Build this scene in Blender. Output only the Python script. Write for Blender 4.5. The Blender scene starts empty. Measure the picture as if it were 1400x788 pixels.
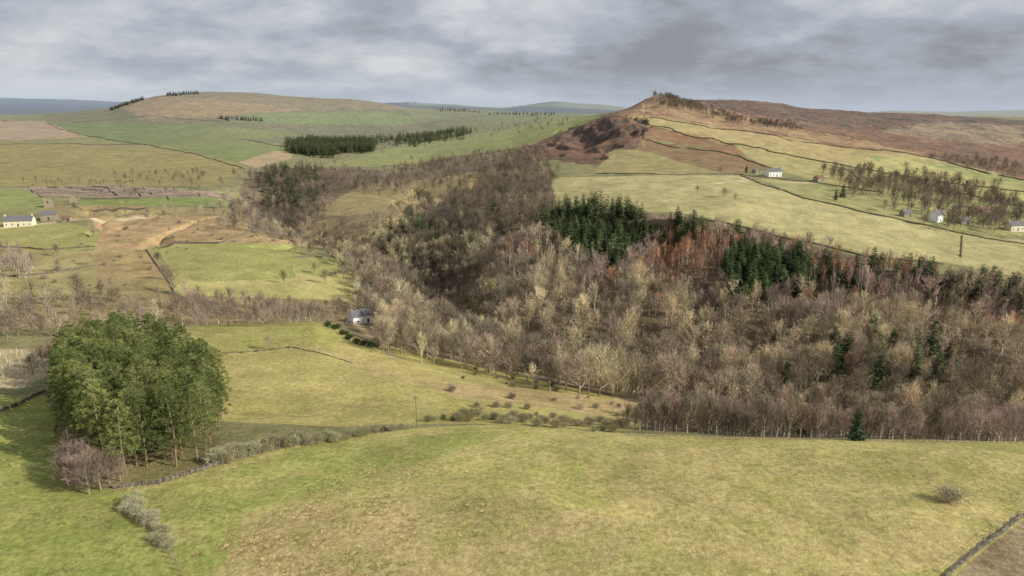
import bpy, math, random, time
import numpy as np
from mathutils import Vector
t0=time.time()
C=bpy.data.collections.new('scene'); bpy.context.scene.collection.children.link(C)
F=933.0; PIT=math.radians(14.65); CP=math.cos(PIT); SP=math.sin(PIT); H=60.0
random.seed(5); RN=np.random.RandomState(5)
def lin(c): return tuple(((x/255.0)/12.92 if x<=10 else (((x/255.0)+.055)/1.055)**2.4) for x in c)
K=0.96
def alb(c): return np.array([x*K for x in lin(c)])
def galb(c):
    a=alb(c); g=a@np.array([.3,.6,.1]); a=a*.90+g*.10; return a*np.array([1.04,1.0,.98])
# ------------------------------------------------------------------ terrain survey
def conv(px,py,Y):
    v=(394-py)/F; d=CP+v*SP
    return (px-700)/F/d, (v*CP-SP)/d
def convz(px,z,Y):
    T=(z-H)/Y; v=(T*CP+SP)/(CP-T*SP)
    return (px-700)/F/(CP+v*SP), T
NC=960
S=np.concatenate([np.linspace(-1.7,-0.92,40,endpoint=False),np.linspace(-.92,.92,NC),np.linspace(.92,1.7,41)[1:]])
ROWS=np.concatenate([np.geomspace(12,60,50,endpoint=False),np.geomspace(60,300,380,endpoint=False),np.geomspace(300,1500,460,endpoint=False),np.geomspace(1500,4000,170,endpoint=False),np.geomspace(4000,28000,90)])
LR=np.log(ROWS)
LINES=[
 [(-500,0,60,1),(1900,0,60,1)],
 [(-500,0,78,1),(1900,0,78,1)],
 [(-350,-2,100,1),(0,-1,100,1),(200,-1.5,100,1),(450,-.8,100,1),(700,-.6,100,1),(1000,-1,100,1),(1400,-2,100,1)],
 [(-350,-4,118,1),(0,-3,118,1),(200,-3.5,122,1),(320,-5,127,1),(450,597,132),(580,583,138),(700,579,140),(850,591,138),(1000,597,136),(1200,600,135),(1400,603,135)],
 [(-350,-7,150,1),(0,-6,150,1),(200,-8,150,1),(320,-10,153,1),(450,562,155),(580,562,156),(700,567,158),(850,582,158),(1000,595,158),(1200,602,158),(1400,608,158)],
 [(-350,530,170),(0,530,172),(100,520,178),(200,505,190),(320,500,195),(450,500,195),(580,516,190),(700,535,190),(850,552,190),(1000,562,195),(1200,570,200),(1400,582,200)],
 [(-350,482,205),(0,480,210),(100,470,220),(200,456,235),(320,446,245),(430,442,248),(500,466,242),(580,488,236),(700,508,235),(850,525,235),(1000,535,236),(1200,545,236),(1400,555,235)],
 [(-350,440,260),(0,440,260),(100,437,270),(200,437,280),(320,434,290),(450,439,300),(580,455,290),(700,475,280),(850,492,278),(1000,503,274),(1200,512,270),(1400,522,265)],
 [(-350,402,310),(0,400,310),(200,400,325),(320,405,330),(450,410,345),(580,415,360),(700,425,345),(850,436,330),(1000,436,320),(1200,450,310),(1400,460,300)],
 [(-350,370,370),(0,370,375),(200,366,385),(320,370,390),(450,375,400),(580,375,440),(700,376,410),(850,380,390),(1000,376,380),(1200,387,368),(1400,410,350)],
 [(-350,335,440),(0,335,440),(200,330,450),(320,335,450),(450,340,470),(580,335,540),(700,325,480),(850,320,460),(1000,322,440),(1200,350,420),(1400,376,400)],
 [(-350,305,520),(0,305,520),(100,300,530),(200,297,540),(320,302,530),(450,318,560),(580,300,650),(700,275,600),(850,265,560),(1000,272,530),(1200,305,500),(1400,335,480)],
 [(-350,280,600),(0,280,600),(200,276,620),(320,286,620),(450,292,680),(580,265,800),(700,240,760),(850,238,700),(1000,242,680),(1200,268,610),(1400,297,580)],
 [(-350,256,740),(0,256,740),(200,259,760),(320,258,800),(450,265,850),(580,240,1000),(700,222,950),(780,216,880),(850,214,840),(1000,217,820),(1200,243,750),(1400,270,700)],
 [(-350,238,950),(0,236,1000),(200,240,1000),(320,236,1050),(450,238,1150),(580,222,1350),(700,205,1200),(770,192,1080),(850,180,1000),(1000,191,980),(1200,222,900),(1400,250,840)],
 [(-350,205,1400),(0,205,1400),(200,206,1400),(320,206,1500),(450,214,1650),(580,203,1800),(700,190,1600),(780,176,1350),(835,159,1150),(900,156,1200),(1000,172,1200),(1200,200,1150),(1400,226,1100)],
 [(-350,182,2100),(0,182,2100),(200,180,2100),(320,182,2200),(450,192,2300),(580,182,2500),(700,176,2100),(780,168,1800),(830,156,1500),(860,148,1400),(882,136,1400),(898,131,1400),(915,134,1400),(950,146,1400),(1000,157,1400),(1060,168,1450),(1200,184,1500),(1400,206,1500)],
 [(-350,160,2900),(0,163,2900),(100,155,3000),(150,149,3100),(180,138,3200),(225,130,3200),(290,126,3300),(345,128,3350),(400,133,3400),(440,135,3500),(485,136,3600),(520,141,3650),(560,148,3700),(600,154,3500),(700,160,3000),(780,160,2800),(830,160,2500),(870,155,2000),(900,145,1800),(950,140,1800),(1000,138,2000),(1050,141,2000),(1100,149,2050),(1180,156,2100),(1250,159,2300),(1400,166,2600)],
 [(-350,158,4800),(0,157,4800),(150,154,4800),(200,145,4800),(290,138,4800),(400,144,4800),(500,146,4800),(600,148,4800),(700,152,4800),(830,154,4800),(900,156,4800),(1000,158,4800),(1100,158,4800),(1400,160,4800)],
 [(-350,148,8000),(0,147,8000),(150,147,8000),(480,143,8000),(560,141,8000),(620,144,8000),(690,148,8000),(735,141,8000),(762,138,8000),(800,143,8000),(850,148,8000),(900,155,8000),(1100,155,8000),(1400,154,8000)],
 [(-350,138,15000),(0,135,15000),(90,136,15000),(150,139,15000),(300,143,15000),(600,148,15000),(800,150,15000),(1000,156,15000),(1180,155,15000),(1230,152,15000),(1300,154,15000),(1400,151,15000)],
 [(-350,147,28000),(1400,160,28000)],
]
def smooth(a,k):
    p=np.pad(a,k,mode='edge'); w=np.hanning(2*k+3)[1:-1]; w/=w.sum()
    return np.convolve(p,w,mode='valid')
KY=[];KT=[]
for L in LINES:
    ss=[];ly=[];tt=[]
    for e in L:
        s,T=(convz(*e[:3]) if len(e)==4 else conv(*e)); ss.append(s);ly.append(math.log(e[2]));tt.append(T)
    KY.append(smooth(np.interp(S,ss,ly),14)); KT.append(smooth(np.interp(S,ss,tt),7))
KY=np.array(KY);KT=np.array(KT)
nS=len(S);nR=len(ROWS)
TG=np.zeros((nR,nS))
for c in range(nS):
    x=KY[:,c]; y=KT[:,c]; h=np.diff(x); d=np.diff(y)/h
    m=np.zeros(len(x)); w1=2*h[1:]+h[:-1]; w2=h[1:]+2*h[:-1]
    ok=(d[:-1]*d[1:])>0
    with np.errstate(divide='ignore',invalid='ignore'):
        hm=(w1+w2)/(w1/d[:-1]+w2/d[1:])
    m[1:-1]=np.where(ok,hm,0); m[0]=d[0]; m[-1]=d[-1]
    i=np.clip(np.searchsorted(x,LR)-1,0,len(x)-2); q=(LR-x[i])/h[i]; q=np.clip(q,0,1)
    TG[:,c]=(1+2*q)*(1-q)**2*y[i]+q*(1-q)**2*h[i]*m[i]+q*q*(3-2*q)*y[i+1]+q*q*(q-1)*h[i]*m[i+1]
LAT=RN.rand(256,256)
def vn(x,y):
    xi=np.floor(x).astype(int); yi=np.floor(y).astype(int); fx=x-xi; fy=y-yi
    fx=fx*fx*(3-2*fx); fy=fy*fy*(3-2*fy)
    a=LAT[xi&255,yi&255];b=LAT[(xi+1)&255,yi&255];c=LAT[xi&255,(yi+1)&255];d=LAT[(xi+1)&255,(yi+1)&255]
    return (a*(1-fx)+b*fx)*(1-fy)+(c*(1-fx)+d*fx)*fy-.5
def fbm(x,y,l,o=3):
    r=0;a=1
    for k in range(o):
        r=r+a*vn(x/l+13.7*k,y/l+7.1*k); a*=.5; l/=2.03
    return r
def sst(x,a,b):
    t=np.clip((x-a)/(b-a),0,1); return t*t*(3-2*t)
YY=np.repeat(ROWS[:,None],nS,1); XX=YY*S[None,:]
ZZ=H+YY*TG
i60=np.searchsorted(ROWS,60.0); ZZ[:i60]=ZZ[i60]
def proj(x,y,z):
    x=np.asarray(x,float); dz=z-H
    f=y*CP-dz*SP; u=y*SP+dz*CP
    return 700+F*x/f, 394-F*u/f
def inpoly(px,py,poly):
    P=np.array(poly,float); r=np.zeros(px.shape,bool)
    bb=(px>=P[:,0].min())&(px<=P[:,0].max())&(py>=P[:,1].min())&(py<=P[:,1].max())
    qx=px[bb];qy=py[bb];ins=np.zeros(qx.shape,bool);n=len(P)
    for i in range(n):
        x1,y1=P[i];x2,y2=P[(i+1)%n]
        if y1==y2: continue
        c=((y1>qy)!=(y2>qy)); ins^=c&(qx<(x2-x1)*(qy-y1)/(y2-y1)+x1)
    r[bb]=ins; return r
def idx(x,y):
    s=x/y; ci=np.clip(np.interp(s,S,np.arange(nS)),0,nS-1.001); ri=np.clip(np.interp(np.log(y),LR,np.arange(nR)),0,nR-1.001)
    return ci,ri
def bil(A,x,y):
    x=np.asarray(x,float);y=np.asarray(y,float)
    ci,ri=idx(x,y); a=ci.astype(int);b=ri.astype(int);fa=ci-a;fb=ri-b
    return (A[b,a]*(1-fa)+A[b,a+1]*fa)*(1-fb)+(A[b+1,a]*(1-fa)+A[b+1,a+1]*fa)*fb
def gz(x,y): return bil(ZZ,x,y)
def unproj(px,py,ymin=60):
    s,T=conv(px,py,1); ci=int(np.clip(round(float(np.interp(s,S,np.arange(nS)))),0,nS-1))
    col=TG[:,ci]; k0=np.searchsorted(ROWS,ymin); w=np.nonzero(col[k0:]>=T)[0]
    if len(w)==0: k=int(np.argmax(col[k0:]))+k0; Y=ROWS[k]
    else:
        k=w[0]+k0
        if k>k0:
            q=(T-col[k-1])/(col[k]-col[k-1]+1e-12); Y=ROWS[k-1]+(ROWS[k]-ROWS[k-1])*q
        else: Y=ROWS[k]
    x=s*Y; return x,Y,float(gz(x,Y))
PX,PY=proj(XX,YY,ZZ)
# the winding ravine: a cut along the stream, with side gullies through the wooded banks
RV=[unproj(*p) for p in [(345,262),(385,285),(430,305),(480,330),(540,338),(590,360),(610,392),(650,430),(740,478),(860,515),(1000,540),(1200,556),(1420,566),(1700,570)]]
dm=np.full(XX.shape,1e9)
for a,b in zip(RV[:-1],RV[1:]):
    dx,dy=b[0]-a[0],b[1]-a[1]; t=np.clip(((XX-a[0])*dx+(YY-a[1])*dy)/(dx*dx+dy*dy),0,1)
    dm=np.minimum(dm,np.hypot(XX-a[0]-t*dx,YY-a[1]-t*dy))
dm=dm+14*fbm(XX,YY,60,3)
dep=10+14*sst(YY,280,450); wd=18+22*sst(YY,280,600)
ZZ-=dep*np.exp(-np.clip(dm,0,1e4)**2/wd**2)*(YY>185)
wm_=inpoly(PX,PY,[(700,330),(760,300),(940,305),(1180,366),(1420,415),(1700,440),(1700,540),(1000,520),(700,455),(620,400),(480,400),(440,345),(560,260),(700,225),(750,235)])&(YY>220)&(YY<1100)
g1=np.abs(fbm(XX+80,YY*.55,75,3)); ZZ-=wm_*12*np.clip(.16-g1,0,1)/.16
n38=fbm(XX,YY,38,4)
crag=inpoly(PX+n38*14,PY+n38*8,[(738,205),(768,184),(835,154),(885,163),(888,180),(850,196),(826,216),(770,214)])&(YY>700)&(YY<1400)
ZZ+= .6*fbm(XX,YY,16,3)*sst(YY,60,110)+2.6*fbm(XX,YY,55,4)*sst(YY,180,420)+10*fbm(XX,YY,240,5)*sst(YY,700,2200)+26*fbm(XX,YY,900,3)*sst(YY,4200,7000)
ft=(ZZ+n38*14)/18.0; ter=18*(np.floor(ft)+sst(ft-np.floor(ft),.6,.95))-n38*14
ZZ=np.where(crag,ZZ*.35+ter*.65+2.4*fbm(XX,YY,14,3),ZZ)
hol=unproj(806,186); hd=np.hypot((XX-hol[0])/42,(YY-hol[1])/60); ZZ-=17*np.exp(-hd**2)
gul=inpoly(PX,PY,[(100,285),(420,285),(520,330),(510,350),(240,335),(130,350)])&(YY>400)&(YY<800)
ZZ-=gul*5*np.clip(.12-np.abs(fbm(XX*1.3,YY*.6,70,3)),0,1)/.12
moor=(YY>900)&(YY<2800)&(PX>880); ZZ+=moor*9*fbm(XX,YY,90,5)
mp=inpoly(PX,PY,[(330,560),(300,490),(420,478),(560,520),(640,560),(560,580)])
ZZ+=mp*.14*np.sin((XX*.35+YY)*1.1+2*fbm(XX,YY,20,2))
TG=(ZZ-H)/YY
PX,PY=proj(XX,YY,ZZ)
CM=np.maximum.accumulate(TG[i60:],axis=0); CM=np.vstack([np.full((i60,nS),-9.0),CM])
# ------------------------------------------------------------------ land cover
A=np.zeros(XX.shape+(3,));B=np.zeros(XX.shape+(3,))
A[:]=galb((132,128,84));B[:]=galb((112,116,70))
nx=fbm(XX,YY,30,4); ny=fbm(XX+500,YY-900,30,4)
fx2=fbm(XX,YY,300,4); fy2=fbm(XX+900,YY,300,4)
def paint(c1,c2,poly,ymin=0,ymax=1e9,rough=0):
    m=inpoly(PX+rough*(nx*9+fx2*7),PY+rough*(ny*4+fy2*2),poly)&(YY>=ymin)&(YY<=ymax)
    A[m]=galb(c1);B[m]=galb(c2)
G=paint
G((92,102,104),(78,92,98),[(-900,100),(2300,100),(2300,175),(-900,175)],4300)  # far land: bluish aerial haze painted into its colours
G((88,100,112),(76,90,104),[(-900,100),(330,100),(330,175),(-900,175)],6500)  # most distant moor at left, haze blue painted in as well
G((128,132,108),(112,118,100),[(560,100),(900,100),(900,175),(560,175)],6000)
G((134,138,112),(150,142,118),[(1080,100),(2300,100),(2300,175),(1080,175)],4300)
G((136,120,86),(116,110,76),[(120,100),(640,100),(640,172),(120,172)],1900,4300,1)
G((118,114,78),(100,102,66),[(60,150),(600,150),(600,196),(60,196)],1300,4000,1)
G((154,130,92),(132,114,82),[(150,140),(250,132),(330,140),(420,150),(300,160),(190,160)],1900,4300,1)
G((106,122,66),(120,128,74),[(330,155),(520,152),(590,165),(540,172),(400,170),(330,165)],1500,4300)
G((126,128,80),(106,112,70),[(560,140),(840,140),(840,166),(560,166)],1500,4300,.5)
G((120,122,70),(132,128,78),[(-900,160),(60,165),(200,198),(-900,200)],900,4000)
G((168,144,114),(150,130,102),[(-100,166),(60,166),(118,188),(20,192),(-100,190)],900,4000)
G((98,114,58),(110,120,66),[(64,168),(180,170),(300,172),(262,198),(200,200),(122,187)],900,4000)
G((110,120,62),(124,126,70),[(300,172),(420,185),(330,192),(262,198)],900,4000)
G((118,128,64),(108,118,60),[(205,199),(330,191),(400,204),(440,210),(330,224),(262,208)],900,3000)
G((128,122,66),(144,132,76),[(-900,200),(200,198),(262,210),(335,233),(290,254),(-900,256)],600,3000,.3)
G((146,132,74),(130,122,68),[(262,210),(335,226),(330,238),(300,250),(200,236)],600,3000)
G((168,144,106),(150,132,96),[(326,222),(372,207),(412,208),(405,216),(348,230)],800,3000)
G((126,126,76),(110,110,66),[(400,206),(560,180),(720,165),(600,190),(440,226),(400,222)],900,3000,.4)
G((126,136,66),(138,138,74),[(432,228),(520,204),(640,186),(760,163),(832,160),(790,180),(730,200),(640,214),(520,228)],900,3000)
G((130,124,78),(110,108,66),[(470,236),(700,205),(740,208),(640,232),(540,246)],800,3000,.5)
G((124,106,92),(158,140,120),[(20,256),(150,252),(290,262),(330,272),(190,273),(90,268),(20,268)],500,1000,.6)
G((126,138,72),(136,140,80),[(-900,258),(30,258),(60,270),(60,292),(-900,290)],400,1000)
G((110,128,58),(124,136,68),[(110,271),(300,270),(318,276),(300,284),(190,284),(110,279)],450,1000)
G((150,134,88),(134,122,78),[(60,280),(330,284),(340,300),(60,302)],400,900,.6)
G((172,142,102),(142,126,82),[(130,297),(330,296),(460,318),(500,345),(400,336),(215,338),(130,345)],330,800,.8)
G((144,146,78),(156,150,86),[(-900,302),(95,305),(140,316),(130,340),(60,345),(-900,340)],330,700)
G((158,146,94),(142,136,80),[(-900,340),(120,342),(215,340),(215,360),(140,400),(60,425),(-900,420)],280,600,.5)
G((160,136,92),(138,126,80),[(130,345),(212,342),(236,396),(150,410),(130,380)],280,600,.6)
G((136,142,72),(148,148,82),[(210,337),(300,332),(405,333),(412,352),(405,380),(270,386),(232,368)],280,600,.2)
G((172,164,98),(158,154,88),[(232,368),(270,386),(405,380),(400,352),(500,352),(512,380),(500,416),(300,412),(236,400)],280,600,.3)
G((138,142,74),(146,146,82),[(400,352),(462,352),(475,372),(440,378),(405,374)],280,600)
G((150,132,92),(126,114,76),[(-900,400),(240,402),(480,412),(500,444),(240,442),(-900,480)],240,420,.5)
W1=[(345,320),(330,262),(345,236),(500,232),(560,238),(640,214),(720,205),(752,240),(762,284),(942,296),(1200,356),(1410,400),(2300,500),(2300,620),(1410,606),(900,596),(850,552),(640,497),(500,468),(470,440),(500,410),(480,345),(400,330)]
G((118,104,80),(92,80,62),W1,150,1200,1)
G((142,130,82),(154,136,88),[(432,290),(500,250),(600,245),(650,235),(690,240),(560,292),(500,302)],500,1200,.6)
G((148,128,88),(120,108,76),[(400,306),(520,290),(600,262),(560,300),(480,330),(430,330)],450,1200,.8)
G((158,152,80),(172,160,94),[(240,446),(430,440),(505,467),(640,497),(860,548),(905,560),(860,594),(580,584),(450,600),(300,640),(200,560)],140,300,.3)
G((146,146,72),(160,156,84),[(240,446),(430,440),(468,452),(470,470),(300,484),(255,484)],180,300)
G((176,154,106),(156,140,88),[(560,520),(700,530),(860,548),(905,560),(880,578),(760,560),(620,540)],140,300,.6)
G((158,156,80),(174,164,98),[(-900,700),(200,664),(320,627),(450,600),(580,584),(700,580),(850,592),(1000,598),(1200,601),(1500,606),(2300,640),(2300,3000),(-900,3000)],0,150)
G((136,146,64),(152,154,76),[(-900,540),(60,540),(110,620),(150,672),(200,700),(245,788),(300,1000),(-900,3000)],0,172,.3)
G((140,150,68),(156,154,80),[(150,672),(215,664),(450,600),(700,590),(560,640),(330,700),(350,800),(245,800),(200,700)],0,150,1.5)
G((178,160,106),(154,148,80),[(340,730),(400,690),(560,676),(700,680),(900,720),(800,790),(280,790)],0,150,2.5)
G((178,164,100),(154,150,78),[(800,640),(900,615),(1300,612),(1400,620),(1400,760),(1200,790),(1000,790),(850,720)],0,150,2)
G((156,140,104),(120,104,78),[(1300,792),(1345,752),(1400,712),(1700,600),(1700,900)],0,150,.3)
G((134,122,80),(112,110,64),[(75,590),(80,540),(90,500),(230,500),(288,545),(296,600),(286,634),(215,656),(150,668),(95,672),(80,640)],90,190,.4)
G((176,160,124),(150,140,96),[(-900,470),(60,478),(70,512),(30,530),(-900,560)],150,230,.4)
G((132,94,68),(90,72,56),[(700,215),(760,184),(835,155),(900,126),(1000,130),(1250,150),(2300,160),(2300,255),(1400,245),(1270,215),(1130,197),(1000,177),(900,185),(860,220)],700,2900,1)
G((158,134,92),(126,92,66),[(835,158),(870,147),(900,128),(960,146),(1060,168),(1270,210),(1270,215),(1000,177),(900,160)],900,1500,1.4)
G((114,80,60),(64,56,48),[(960,136),(1250,150),(1400,158),(1400,200),(1250,186),(1100,165),(960,145)],1500,2900,1.5)
G((150,130,96),(104,86,66),[(1200,178),(1300,168),(1420,176),(1420,200),(1300,196)],1000,2900,1.8)
G((158,146,90),(168,150,98),[(835,158),(900,160),(1000,177),(1130,197),(1270,215),(1400,246),(1400,262),(1260,245),(1150,225),(990,195),(925,180),(880,170)],600,1400,.5)
G((142,98,66),(128,108,72),[(880,172),(925,180),(990,195),(1090,213),(1040,222),(1010,213),(885,189)],600,1400,1)
G((164,154,96),(150,144,86),[(1000,196),(1150,225),(1260,245),(1200,262),(1120,250),(1060,232),(1020,214)],600,1200,.3)
G((126,92,66),(128,114,74),[(880,191),(1010,214),(1055,230),(1000,238),(930,222),(870,204)],600,1200,.9)
G((140,132,80),(150,140,88),[(830,206),(872,204),(930,222),(1000,239),(900,240),(815,237)],600,1200,.6)
G((78,60,48),(118,80,58),[(716,209),(760,184),(835,156),(885,166),(890,180),(850,200),(820,226),(770,222)],700,1400,1.2)
stp=np.gradient(ZZ,axis=0)/np.gradient(YY,axis=0); mm=crag&(stp>.62); A[mm]=galb((50,46,43)); B[mm]=galb((72,64,56))
G((136,144,80),(152,150,94),[(1180,212),(1280,221),(1400,247),(1400,292),(1300,275),(1200,262),(1262,246)],450,1200)
G((172,166,102),(158,154,90),[(1150,226),(1230,215),(1400,262),(1400,275),(1260,250)],450,1200)
G((138,140,84),(150,148,92),[(1030,242),(1120,250),(1200,262),(1300,280),(1400,300),(1400,325),(1290,312),(1200,292),(1100,270)],400,900,.2)
G((172,164,110),(156,150,98),[(752,243),(900,240),(1010,240),(1100,271),(1200,294),(1330,322),(1700,360),(1700,420),(1400,380),(1290,358),(1200,350),(1050,316),(942,292),(762,284)],300,900,.1)
def track(c,w,pts,st=1.0):
    W=[unproj(*p) for p in pts]
    for (a,b) in zip(W[:-1],W[1:]):
        ax,ay=a[0],a[1];dx,dy=b[0]-ax,b[1]-ay;L2=dx*dx+dy*dy+1e-9
        m=(XX>min(ax,b[0])-w*3)&(XX<max(ax,b[0])+w*3)&(YY>min(ay,b[1])-w*3)&(YY<max(ay,b[1])+w*3)
        t=np.clip(((XX[m]-ax)*dx+(YY[m]-ay)*dy)/L2,0,1)
        d=np.hypot(XX[m]-ax-t*dx,YY[m]-ay-t*dy); k=(st*np.clip(1.4-d/w,0,1)*np.clip(.7+1.5*nx[m],0,1))[:,None]
        A[m]=A[m]*(1-k)+galb(c)*k; B[m]=B[m]*(1-k)+galb(c)*k
track((178,156,120),1.2,[(430,476),(480,492),(540,512),(600,530),(660,548)],.8)
track((132,124,84),.6,[(330,566),(420,570),(520,548),(600,534)],.6)
track((168,152,112),2,[(540,490),(500,455),(478,425),(490,400)])
track((190,176,140),3,[(0,312),(60,306),(130,300),(220,296)])
track((190,176,140),3,[(920,262),(1020,246),(1110,250)])
track((160,140,100),2.2,[(620,486),(760,520),(900,548),(1000,560)])
for q in (0,14): track((126,128,66),.35,[(700+q,600),(820+q,640),(960+q,700),(1100+q*1.5,790)],.45)
track((176,160,110),.5,[(560,786),(800,700),(1100,640),(1380,614)],.4)
track((150,128,86),1.0,[(860,595),(1000,601),(1200,603),(1400,607)],.7)
for q in range(6): track((150,130,84),.6,[(130+q*30,300+q*6),(200+q*30,312+q*5),(300+q*30,318+q*5),(380+q*20,330)],.5)
hz=(1-np.exp(-np.maximum(YY-300,0)/18000))[...,None]  # aerial haze painted into the land colours, growing with distance
hc=alb((150,168,190)); A=A*(1-hz)+hc*hz; B=B*(1-hz)+hc*hz  # pale blue haze tint blended over both cover colours
print('paint',time.time()-t0)
# ------------------------------------------------------------------ materials
def newmat(name):
    m=bpy.data.materials.new(name); m.use_nodes=True; nt=m.node_tree
    b=nt.nodes['Principled BSDF']; b.inputs['Roughness'].default_value=.9
    try: b.inputs['Specular IOR Level'].default_value=.15
    except: pass
    return m,nt,b
def N(nt,t,**kw):
    n=nt.nodes.new(t)
    for k,v in kw.items(): setattr(n,k,v)
    return n
def noise(nt,vec,scale,detail=6,rough=.6):
    n=N(nt,'ShaderNodeTexNoise'); n.inputs['Scale'].default_value=scale; n.inputs['Detail'].default_value=detail; n.inputs['Roughness'].default_value=rough
    nt.links.new(vec,n.inputs['Vector']); return n.outputs['Fac']
def mrange(nt,x,a,b,c,d):
    n=N(nt,'ShaderNodeMapRange'); nt.links.new(x,n.inputs[0])
    for i,v in enumerate((a,b,c,d)): n.inputs[i+1].default_value=v
    return n.outputs[0]
def mix(nt,f,a,b,mode='MIX'):
    n=N(nt,'ShaderNodeMix',data_type='RGBA',blend_type=mode)
    for s,v in ((0,f),(6,a),(7,b)):
        if isinstance(v,bpy.types.NodeSocket): nt.links.new(v,n.inputs[s])
        elif s==0: n.inputs[0].default_value=v
        else: n.inputs[s].default_value=(*v,1)
    return n.outputs[2]
def vmul(nt,c,f):
    n=N(nt,'ShaderNodeVectorMath',operation='SCALE'); nt.links.new(c,n.inputs[0]); nt.links.new(f,n.inputs['Scale']); return n.outputs[0]
def mth(nt,op,a,b):
    n=N(nt,'ShaderNodeMath',operation=op)
    for i,v in enumerate((a,b)):
        if isinstance(v,bpy.types.NodeSocket): nt.links.new(v,n.inputs[i])
        else: n.inputs[i].default_value=v
    return n.outputs[0]
def ground_mat():
    m,nt,b=newmat('land'); g=N(nt,'ShaderNodeNewGeometry').outputs['Position']
    a1=N(nt,'ShaderNodeAttribute',attribute_name='Col').outputs['Color'];a2=N(nt,'ShaderNodeAttribute',attribute_name='Alt').outputs['Color']
    n1=noise(nt,g,.02,11,.7); n2=noise(nt,g,.14,9,.7)
    f=mrange(nt,mth(nt,'ADD',n1,n2),.91,1.09,0,1)
    c=mix(nt,f,a1,a2)
    n3=noise(nt,g,.9,8,.75); n4=noise(nt,g,.06,9,.7)
    c=vmul(nt,c,mrange(nt,n3,.3,.7,.5,1.5)); c=vmul(nt,c,mrange(nt,n4,.3,.7,.72,1.28))
    n5=noise(nt,g,2.2,6,.7); n6=noise(nt,g,.11,8,.7)
    fl=mth(nt,'MULTIPLY',mrange(nt,n5,.5,.62,0,.85),mrange(nt,n6,.43,.56,.08,1))
    st=mix(nt,.5,vmul(nt,c,mrange(nt,n5,0,1,1.35,1.35)),tuple(alb((204,184,130))))
    c=mix(nt,fl,c,st)
    nt.links.new(c,b.inputs['Base Color'])
    bp=N(nt,'ShaderNodeBump'); bp.inputs['Strength'].default_value=.85; bp.inputs['Distance'].default_value=.4
    nt.links.new(noise(nt,g,1.1,9,.72),bp.inputs['Height']); nt.links.new(bp.outputs[0],b.inputs['Normal'])
    return m
def simple(name,c,var=.25,scale=.8,objcol=False,attr=None,rough=.9,c2=None,bump=0):
    m,nt,b=newmat(name); b.inputs['Roughness'].default_value=rough
    tc=N(nt,'ShaderNodeTexCoord').outputs['Object']
    if objcol: base=N(nt,'ShaderNodeObjectInfo').outputs['Color']
    elif attr: base=N(nt,'ShaderNodeAttribute',attribute_name=attr).outputs['Color']
    else:
        r=N(nt,'ShaderNodeRGB'); r.outputs[0].default_value=(*lin(c),1); base=r.outputs[0]
    n=noise(nt,tc,scale,6,.65)
    if c2: base=mix(nt,mrange(nt,noise(nt,tc,scale*2.3,5,.6),.42,.58,0,1),base,lin(c2))
    col=vmul(nt,base,mrange(nt,n,.3,.7,1-var,1+var))
    nt.links.new(col,b.inputs['Base Color'])
    if bump:
        bp=N(nt,'ShaderNodeBump'); bp.inputs['Strength'].default_value=.6; bp.inputs['Distance'].default_value=bump
        nt.links.new(noise(nt,tc,scale*3,4,.6),bp.inputs['Height']); nt.links.new(bp.outputs[0],b.inputs['Normal'])
    return m
M=dict(
 twig=simple('twig',(0,0,0),.35,.35,objcol=True), mass=simple('woodland_twig',(0,0,0),.35,.15,attr='Col'),
 needle=simple('needle',(0,0,0),.5,.6,objcol=True),
 bark=simple('bark',(152,140,118),.3,2), birchbark=simple('birch_bark',(210,200,186),.3,2,c2=(138,126,114)),
 pinebark=simple('pine_bark',(148,124,102),.3,2), stone=simple('dry_stone',(134,126,110),.45,1.1,c2=(88,82,72),bump=.1),
 house=simple('sandstone',(226,216,190),.12,.8), white=simple('whitewash',(238,237,232),.05,.6),
 grey=simple('grey_stone',(168,156,136),.25,1.2,c2=(136,126,108)), slate=simple('slate',(112,110,112),.2,1.5,rough=.6),
 pane=simple('glass',(40,46,54),.1,1,rough=.2), paint=simple('white_paint',(225,225,220),.04,1), wood=simple('weathered_wood',(140,126,106),.3,3),
 dark=simple('dark_paint',(70,60,52),.1,1), wire=simple('wire',(120,120,118),.1,1,rough=.4),
 straw=simple('rush_blades',(0,0,0),.3,.6,attr='Col'), tube=simple('plastic_tube',(205,196,170),.1,2,rough=.5), redroof=simple('rust_roof',(126,98,82),.2,1))
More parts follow.
